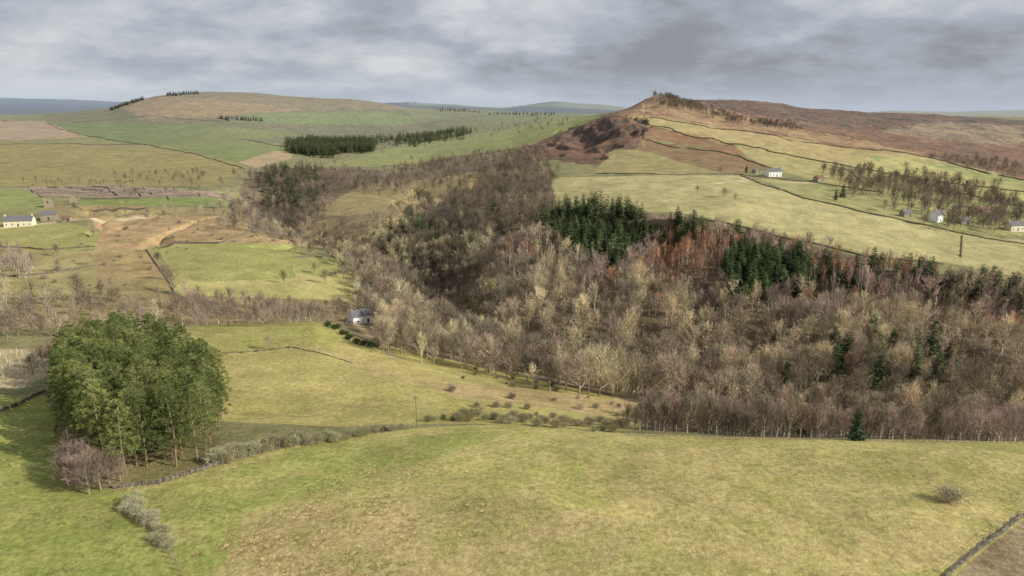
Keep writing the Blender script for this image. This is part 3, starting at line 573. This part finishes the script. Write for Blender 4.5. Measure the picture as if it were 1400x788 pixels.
for i,p in enumerate(scatter([(130,300),(420,300),(500,345),(240,345),(130,420),(60,420),(60,360)],300,760,16,2,91,.5,8)[:45]):
    plant('hill_scrub',PU,p[0],p[1],random.uniform(.5,1.3),jc(random.choice(PALE),.15,1.25),'small scrub bush dotted over the tan and bracken slopes at left','scrub on the bracken slopes','shrub')
for i,p in enumerate(scatter([(640,500),(700,512),(860,550),(900,560),(850,575),(700,535),(600,515)],160,280,7,2,92,.5,8)[:40]):
    plant('bank_scrub',PU,p[0],p[1],random.uniform(.3,.8),jc(random.choice(PALE+BRN),.15,1.2),'small bare bush on the tan bank at the lower edge of the wood','scrub along the lower wood edge','shrub')
# rush tufts
Vs=[];Ts=[];Cs=[];o=0; rg=rgs(9)
def tufts(poly,d,keep,sc,seed,th=.04,rust=.3):
    global o
    p=scatter(poly,61,150,d,1,seed,keep,22); dn=fbm(p[:,0]*.6+50*seed,p[:,1],6,3)+.3*fbm(p[:,0],p[:,1],30,2); p=p[dn>th]
    for q in p:
        s=sc*rg.uniform(.4,1.3); c=alb([(206,188,140),(194,174,124),(184,166,114),(200,184,132)][rg.randint(4)] if rg.rand()>rust else [(182,156,114),(172,144,104),(190,166,124)][rg.randint(3)])
        n=34
        for i in range(n):
            a=rg.rand()*6.28;R=.46*s*rg.rand();b=q+np.array([math.cos(a)*R,math.sin(a)*R,-.03]);t=b+np.array([math.cos(a)*.22*s,math.sin(a)*.22*s,.26*s*(.4+.8*rg.rand())])
            r=np.array([-math.sin(a),math.cos(a),0])*.04*s; Vs.extend([b-r,b+r,t]);Ts.append((o,o+1,o+2));Cs.extend([c*.9,c*.9,c*1.08]);o+=3
tufts([(350,735),(380,700),(470,684),(560,676),(680,690),(640,722),(520,735),(430,745)],.85,.85,1.0,1,.02,.35)
tufts([(240,790),(262,765),(350,730),(440,740),(520,750),(560,790)],.85,.85,1.05,2,.04,.4)
tufts([(300,690),(520,640),(760,660),(900,790),(300,790)],1.0,.75,.65,6,.05,.2)
tufts([(640,640),(900,610),(1250,612),(1390,660),(1300,785),(640,790),(650,720)],.85,.75,.5,3,.04,.15)
tufts([(420,620),(700,600),(900,606),(700,680),(450,680)],1.2,.5,.45,5,.05,.1)
tufts([(0,600),(60,600),(70,650),(0,660)],1.2,.6,.75,4,.0,.2)
tufts([(0,660),(140,690),(200,790),(0,790)],1.5,.5,.45,7,.08,.1)
ob=link('rush_tufts',bigmesh('rush_tufts',np.array(Vs),np.array(Ts),M['straw'],{'Col':np.array(Cs)})); tag(ob,'straw and tan coloured rush tufts scattered over the near pasture','grass',None,'stuff')
print('tufts',o//102,time.time()-t0)
# ------------------------------------------------------------------ walls and fences
def wall(pts,label,h=1.3,w=.7,group=None,step=None,nm='stone_wall'):
    W=[unproj(*p) for p in pts]; P=[]
    for a,b in zip(W[:-1],W[1:]):
        L=math.hypot(b[0]-a[0],b[1]-a[1]); st=step or max(.8,a[1]/180); n=max(1,int(L/st))
        for i in range(n): P.append((a[0]+(b[0]-a[0])*i/n,a[1]+(b[1]-a[1])*i/n))
    P.append(W[-1][:2]); mb=MB(); vs=[];fs=[]
    org=W[0]
    for i,(x,y) in enumerate(P):
        q=P[min(i+1,len(P)-1)];p=P[max(i-1,0)]; dx,dy=q[0]-p[0],q[1]-p[1];L=math.hypot(dx,dy)+1e-9;nx_,ny_=-dy/L,dx/L; z=float(gz(x,y)); hh=h*random.uniform(.7,1.12)
        for k,zz in ((-w/2,-.5),(-w*.36,hh),(w*.36,hh*random.uniform(.93,1.05)),(w/2,-.5)): vs.append((x+nx_*k-org[0],y+ny_*k-org[1],z+zz-org[2]))
    for i in range(len(P)-1):
        for k in range(3): fs.append((4*i+k,4*i+k+1,4*i+5+k,4*i+4+k))
    fs+=[(0,3,2,1),tuple(4*(len(P)-1)+k for k in (0,1,2,3))]
    mb.add(vs,fs); o=link(nm,mb.mesh(nm,M['stone']),None,org); tag(o,label,'wall',group); return o
WL=[([(840,160),(900,162),(1000,178),(1130,198),(1270,216),(1400,247)],'long dark stone wall bounding the heather moor on the hill',1.6,.9),
([(872,167),(925,181),(990,196),(1150,226),(1260,246),(1400,263)],'second stone wall running down the hillside below the moor wall',1.4,.8),
([(885,191),(1010,214),(1062,233)],'short stone wall below the bracken band on the hill',1.3,.8),
([(815,238),(900,239),(1010,239),(1120,251),(1205,264)],'stone wall along the top of the pale hillside field',1.0,.6),
([(1012,241),(1100,272),(1200,295),(1330,323),(1400,334)],'stone wall curving between pale field and farmstead paddocks',1.0,.6),
([(948,299),(1050,320),(1130,338),(1200,354),(1290,362)],'stone wall along the upper edge of the wood',1.0,.6),
([(1316,322),(1314,352)],'short stone wall crossing the pale field at right',.9,.4),
([(1150,226),(1205,264)],'stone wall dropping beside the hillside trees',1.0,.5),
([(0,198),(100,197),(200,198),(262,210),(335,232)],'far wall across the olive fields at left',1.4,.9),
([(64,168),(122,187),(200,199),(330,191)],'far wall round the dark green field at left',1.5,.9),
([(330,191),(400,204),(440,211)],'far wall beyond the pale ploughed strip',1.5,.9),
([(432,228),(520,205),(640,187),(760,165)],'far wall along the top of the bright green slope',1.5,.9),
([(520,228),(640,213),(730,200)],'far wall along the foot of the bright green slope',1.5,.8),
([(212,338),(300,333),(405,334)],'stone wall along the top of the green paddock',1.1,.6),
([(200,342),(222,372),(240,402)],'stone wall down the west side of the green paddock',.8,.5),
([(0,380),(70,374),(140,364)],'stone wall across the tan field at left',1.1,.6),
([(400,353),(462,352),(476,372),(440,379)],'low wall round the small garden right of the paddock',1.0,.5),
([(110,272),(190,272),(300,271),(320,277)],'stone wall along the thin green strip at left',1.3,.7),
([(100,284),(200,285),(300,285)],'stone wall below the thin green strip',1.3,.7),
([(250,485),(330,482),(400,475),(440,484),(480,496)],'low tumbled wall across the middle pasture',.22,.5),
([(155,668),(185,664),(212,662),(260,648),(302,634)],'low stone wall along the front of the pine clump',.7,.5),
([(0,564),(30,552),(62,536)],'stone wall left of the pine clump',.8,.5),
([(1292,790),(1330,758),(1368,730),(1400,704)],'low dry stone wall at the bottom right corner',.45,.4),
([(1240,246),(1300,262),(1400,283)],'wall through the green paddocks at right',1.1,.6),
([(0,338),(60,342),(130,338)],'wall below the farmhouse field',1.0,.5),
([(100,168),(180,160),(300,166),(420,160)],'wall along the foot of the long ridge',1.8,1.1),
([(560,172),(640,160),(740,158)],'distant wall left of the crag hill',1.8,1.1)]
for p,l,h,w in WL: wall(p,l,h,w)
random.seed(77)
for i in range(34):
    a=40+i*7.6+random.uniform(-5,5); b=256+random.uniform(0,11)+(3 if a>200 else 0); L=random.uniform(8,26)
    pts=[(a,b),(a+L,b+random.uniform(-1,1))] if random.random()<.65 else [(a,b),(a+random.uniform(2,8),b+random.uniform(3,6))]
    wall(pts,'low broken wall in the grey-brown walled site beyond the farm at left',random.uniform(.6,1.5),.8,'low walls of the cleared site at left',nm='ruined_wall')
def fence(pts,n,label,hp=1.15):
    W=[unproj(*p) for p in along(pts,n)]; r=bpy.data.objects.new('post_and_wire_fence',None);C.objects.link(r);r.location=W[0]; tag(r,label,'fence')
    m=MB();m.tube((0,0,-.3),(0,0,hp),.07,.06,6,True);me=m.mesh('fence_post',M['wood']); wm=MB(); o=Vector(W[0])
    for i,w in enumerate(W):
        q=link('post',me,r,Vector(w)-o); q.rotation_euler=(random.uniform(-.04,.04),random.uniform(-.04,.04),random.uniform(0,3))
        if i:
            for hh in (.35,.7,1.05): wm.tube(Vector(W[i-1])-o+Vector((0,0,hh)),Vector(w)-o+Vector((0,0,hh)),.012,.012,3)
    link('wire',wm.mesh('fence_wire',M['wire']),r)
fence([(157,672),(212,665),(300,637),(400,611),(548,588),(640,581)],56,'post and wire fence along the near field boundary past the pine clump')
fence([(860,594),(1000,600),(1200,603),(1400,606)],60,'post and wire fence on the crest in front of the birch row')
fence([(250,788),(232,756),(200,716),(170,684)],16,'old post fence beside the broken hedge at bottom left')
fence([(1298,784),(1345,742),(1400,700)],12,'fence above the dry stone wall at the bottom right corner')
fence([(0,520),(30,514),(58,500)],10,'fence at the young plantation left of the pine clump')
def pole(px,py,h,label):
    x,y,z=unproj(px,py); r=bpy.data.objects.new('utility_pole',None);C.objects.link(r);r.location=(x,y,z);tag(r,label,'pole')
    m=MB();m.tube((0,0,-.4),(0,0,h),.16,.1,8,True);link('post',m.mesh('pole_post',M['wood']),r)
    m=MB();m.box(-.8,.8,-.24,-.12,h-.55,h-.42);link('crossarm',m.mesh('pole_crossarm',M['wood']),r)
    m=MB();m.tube((0,0,-.0),(0,0,.22),.06,.04,6,True);me=m.mesh('insulator',M['paint'])
    for k in (-.7,0,.7): link('insulator',me,r,(k,-.18,h-.42))
pole(570,583,7.5,'wooden utility pole rising from the crest hedge in the centre'); pole(325,372,8,'thin utility pole standing on the green paddock')
tm=MB();tm.tube((0,0,-.1),(0,0,1.3),.09,.11,8);tm.tube((.13,0,-.1),(.13,0,1.45),.025,.025,4,True);tme=tm.mesh('tree_guard',M['tube'])
for p in scatter([(0,482),(52,480),(64,500),(40,512),(0,520)],150,260,3.2,1,61,.95)[:110]:
    o_=link('tree_guard',tme,None,(p[0],p[1],p[2])); tag(o_,'pale plastic tree guard tube in the young plantation at the left edge','tree guard','tree guards of the young plantation')
# ------------------------------------------------------------------ buildings
def house(px,py,L,D,he,hr,rot,wm,rm,label,nw=3,storeys=2,chim=2,cat='house',name='stone_house'):
    x,y,z=unproj(px,py); r=bpy.data.objects.new(name,None);C.objects.link(r);r.location=(x,y,z);r.rotation_euler=(0,0,math.radians(rot));tag(r,label,cat)
    m=MB();a,b=L/2,D/2
    m.add([(-a,-b,-1.5),(a,-b,-1.5),(a,b,-1.5),(-a,b,-1.5),(-a,-b,he),(a,-b,he),(a,b,he),(-a,b,he),(-a,0,hr),(a,0,hr)],[(0,1,5,4),(2,3,7,6),(1,2,6,9,5),(3,0,4,8,7)]); link('wall',m.mesh('house_wall',wm),r)
    m=MB();k=(hr-he)/b;t=.22;e=.35
    for sg in (-1,1):
        y0=sg*(b+e);z0=he-k*e+.03; v=[(-a-.25,y0,z0),(a+.25,y0,z0),(a+.25,0,hr+.03),(-a-.25,0,hr+.03)]; v+= [(p[0],p[1],p[2]+t) for p in v]
        m.add(v,[(0,1,2,3),(4,7,6,5),(0,4,5,1),(1,5,6,2),(3,7,4,0)])
    ro=link('roof',m.mesh('house_roof',rm),r)
    for i in range(chim):
        m=MB();cx=(-a+.6,a-.6)[i];m.box(cx-.45,cx+.45,-.35,.35,hr-.5,hr+1.1);m.box(cx-.52,cx+.52,-.42,.42,hr+1.1,hr+1.22);m.tube((cx,0,hr+1.22),(cx,0,hr+1.6),.14,.12,6,True);link('chimney',m.mesh('chimney',wm if wm!=M['white'] else M['grey']),ro)
    for s in range(storeys):
        zc=1.0+2.6*s
        for i in range(nw):
            xc=-a+L*(i+.5)/nw
            for sd in (-1,1):
                if s==0 and i==nw//2 and sd==-1:
                    m=MB();m.box(xc-.5,xc+.5,-b-.06,-b+.05,0,2.05);d=link('door',m.mesh('door',M['dark']),r);m=MB();m.box(xc+.32,xc+.4,-b-.1,-b-.06,.95,1.1);link('handle',m.mesh('handle',M['wire']),d);continue
                y_=sd*b; m=MB();m.box(xc-.52,xc+.52,min(y_,y_+sd*.07),max(y_,y_+sd*.07),zc-.04,zc+1.18);w=link('window',m.mesh('window_frame',M['paint']),r)
                m=MB();m.box(xc-.4,xc+.4,min(y_+sd*.071,y_+sd*.1),max(y_+sd*.071,y_+sd*.1),zc+.08,zc+1.06);link('pane',m.mesh('pane',M['pane']),w)
    return r
house(28,309,19,7,4.4,7.4,14,M['house'],M['slate'],'long cream stone farmhouse with grey slate roof at the left edge',5)
house(68,300,11,6,4.2,6.6,22,M['grey'],M['slate'],'low stone barn right of the cream farmhouse',3,1,0,'barn','stone_barn')
house(92,303,6,4.5,2.6,4.2,10,M['grey'],M['redroof'],'small stone outbuilding at the end of the farm row',2,1,0,'barn','stone_barn')
house(493,441,10,5.5,4.0,6.2,40,M['white'],M['slate'],'white cottage half hidden in trees below the wood',2)
house(1057,241,15,7,5.2,8,16,M['white'],M['slate'],'white farmhouse with grey roof on the hillside below the moor',4)
house(1034,237,8,5,2.8,4.3,30,M['grey'],M['slate'],'low grey shed left of the white hill farmhouse',2,1,0,'barn','stone_barn')
house(1119,248,9,6,3.4,5.6,26,M['grey'],M['redroof'],'stone barn right of the white hill farmhouse',2,1,0,'barn','stone_barn')
house(1279,302,11,7,5.2,8.2,38,M['white'],M['slate'],'tall white house in the trees of the farmstead at right',3)
house(1238,296,8,5,3.2,5.2,18,M['grey'],M['slate'],'small stone cottage left of the tall white house',2,1,1)
house(1316,306,9,5,3,5,20,M['grey'],M['slate'],'low grey outbuilding right of the tall white house',2,1,0,'barn','stone_barn')
house(1340,292,14,7,3.4,5.8,22,M['grey'],M['redroof'],'long barn with rusty roof behind the white house',4,1,0,'barn','stone_barn')
house(1386,315,13,7,4.4,7,12,M['house'],M['slate'],'pale house with dark roof at the right edge',3)
house(400,332,6,4,2.6,4,20,M['dark'],M['redroof'],'tiny dark shed at the top corner of the green paddock',1,1,0,'shed','field_shed')
house(8,168,22,9,6,10,20,M['grey'],M['redroof'],'distant farmhouse beyond the tan field at far left',3,2,2)
house(318,166,22,9,5,9,10,M['grey'],M['slate'],'distant farm on the hill foot below the long ridge',4,2,2)
x,y,z=unproj(67,283); r=bpy.data.objects.new('ruined_tower',None);C.objects.link(r);r.location=(x,y,z);r.rotation_euler=(0,0,.4);tag(r,'ruined stone tower standing in the pasture above the farmhouse','ruin')
m=MB();m.box(-3,3,-2.6,-2,-1,7);m.box(-3,3,2,2.6,-1,5.4);m.box(-3,-2.4,-2,2,-1,6.2);m.box(2.4,3,-2,2,-1,4.4);m.box(-3,-1.4,-2.6,-2,7,8);m.box(1.6,3,-2.6,-2,7,7.5);link('tower_wall',m.mesh('tower_wall',M['grey']),r)
m=MB();m.box(-.5,.5,-2.66,-2.6,3.6,5.2);link('window',m.mesh('slit',M['pane']),r)
x,y,z=unproj(100,277);r=bpy.data.objects.new('ruined_gable',None);C.objects.link(r);r.location=(x,y,z);r.rotation_euler=(0,0,.4);tag(r,'pointed ruined stone gable right of the ruined tower','ruin')
m=MB();m.add([(-3,0,-1),(3,0,-1),(3,0,3),(0,0,6.4),(-3,0,3),(-3,.7,-1),(3,.7,-1),(3,.7,3),(0,.7,6.4),(-3,.7,3)],[(0,1,2,3,4),(9,8,7,6,5),(1,6,7,2),(2,7,8,3),(3,8,9,4),(4,9,5,0)]);link('gable_wall',m.mesh('gable_wall',M['grey']),r)
# skyline clumps: trees planted on the near side of each crest, along a line
for a_,b_,n_,l in [((152,150),(196,136),34,'a'),((228,130.5),(271,127.5),30,'b'),((302,164),(358,165),20,'c'),((600,151),(655,153),20,'d'),((668,156),(758,157),26,'e')]:
    for i in range(n_):
        t=(i+random.uniform(-.4,.4))/(n_-1); px=a_[0]+(b_[0]-a_[0])*t; py=a_[1]+(b_[1]-a_[1])*t+random.uniform(0,1.5)
        s_,T_=conv(px,py,1); ci=int(np.clip(round(float(np.interp(s_,S,np.arange(nS)))),0,nS-1)); k0=int(np.searchsorted(ROWS,1900)); k1=int(np.searchsorted(ROWS,4000)); col=TG[k0:k1,ci]; w_=np.nonzero(col>=T_)[0]
        k=(int(w_[0]) if len(w_) else int(np.argmax(col)))+k0; y=float(ROWS[k])*random.uniform(.995,1.005)
        plant('spruce_tree',PS,s_*y,y,random.uniform(1.0,1.5),jc((54,64,52)),{'a':'dark conifer on the left shoulder of the long ridge','b':'dark conifer in the short block on top of the long ridge','c':'dark conifer beside the distant farm','d':'dark conifer in the skyline row at the centre','e':'dark conifer in the far hedge line right of centre'}[l],'skyline conifers '+l)
# ------------------------------------------------------------------ light, sky, camera
to=Vector((math.cos(math.radians(-20)),math.sin(math.radians(-20)),math.tan(math.radians(31)))).normalized()
sd=bpy.data.lights.new('sun','SUN');sd.energy=5.0;sd.angle=math.radians(.6);sd.color=(1,.95,.86);so=bpy.data.objects.new('sun',sd);C.objects.link(so);so.rotation_euler=to.to_track_quat('Z','Y').to_euler()
w=bpy.data.worlds.new('World');bpy.context.scene.world=w;w.use_nodes=True;nt=w.node_tree;nt.nodes.clear()
out=N(nt,'ShaderNodeOutputWorld');sky=N(nt,'ShaderNodeTexSky',sky_type='NISHITA');sky.sun_disc=False;sky.sun_elevation=math.radians(31);sky.sun_rotation=math.atan2(to.x,to.y)
b1=N(nt,'ShaderNodeBackground');b1.inputs[1].default_value=.09;nt.links.new(sky.outputs[0],b1.inputs[0])
tc=N(nt,'ShaderNodeTexCoord').outputs['Generated'];sp=N(nt,'ShaderNodeSeparateXYZ');nt.links.new(tc,sp.inputs[0])
zz=mth(nt,'MAXIMUM',sp.outputs[2],0.0); zc=mth(nt,'ADD',zz,.30)
u=mth(nt,'DIVIDE',sp.outputs[0],zc);v=mth(nt,'DIVIDE',sp.outputs[1],zc)
cb=N(nt,'ShaderNodeCombineXYZ');nt.links.new(u,cb.inputs[0]);nt.links.new(v,cb.inputs[1])
n1=noise(nt,cb.outputs[0],3.0,13,.6);cb2=N(nt,'ShaderNodeVectorMath',operation='ADD');nt.links.new(cb.outputs[0],cb2.inputs[0]);cb2.inputs[1].default_value=(7.3,2.1,4)
n2=noise(nt,cb2.outputs[0],.9,7,.5)
f=mth(nt,'ADD',mth(nt,'MULTIPLY',n1,.48),mth(nt,'MULTIPLY',n2,.66))
f=mth(nt,'SUBTRACT',f,mth(nt,'MULTIPLY',sp.outputs[0],.07))
rp=N(nt,'ShaderNodeValToRGB');nt.links.new(f,rp.inputs[0]);cr=rp.color_ramp
cr.elements[0].position=.44;cr.elements[0].color=(*lin((150,154,162)),1);cr.elements[1].position=.69;cr.elements[1].color=(*lin((222,224,228)),1)
for p_,c_ in ((.50,(168,173,182)),(.555,(179,186,198)),(.595,(194,199,207)),(.64,(208,211,217))):
    e=cr.elements.new(p_);e.color=(*lin(c_),1)
hzf=mrange(nt,zz,0.0,.06,.8,0); cc=mix(nt,hzf,rp.outputs[0],lin((198,209,223)))
b2=N(nt,'ShaderNodeBackground');b2.inputs[1].default_value=.92;nt.links.new(cc,b2.inputs[0])
ms=N(nt,'ShaderNodeMixShader');ms.inputs[0].default_value=.95;nt.links.new(b1.outputs[0],ms.inputs[1]);nt.links.new(b2.outputs[0],ms.inputs[2]);nt.links.new(ms.outputs[0],out.inputs[0])
cd=bpy.data.cameras.new('camera');cd.sensor_width=36;cd.lens=36*F/1400;cd.clip_end=60000;cd.clip_start=1;co=bpy.data.objects.new('camera',cd);C.objects.link(co);co.location=(0,0,H);co.rotation_euler=(math.radians(90)-PIT,0,0)
sc=bpy.context.scene;sc.camera=co;sc.view_settings.view_transform='Standard';sc.view_settings.look='None';sc.view_settings.exposure=0
print('done',time.time()-t0)
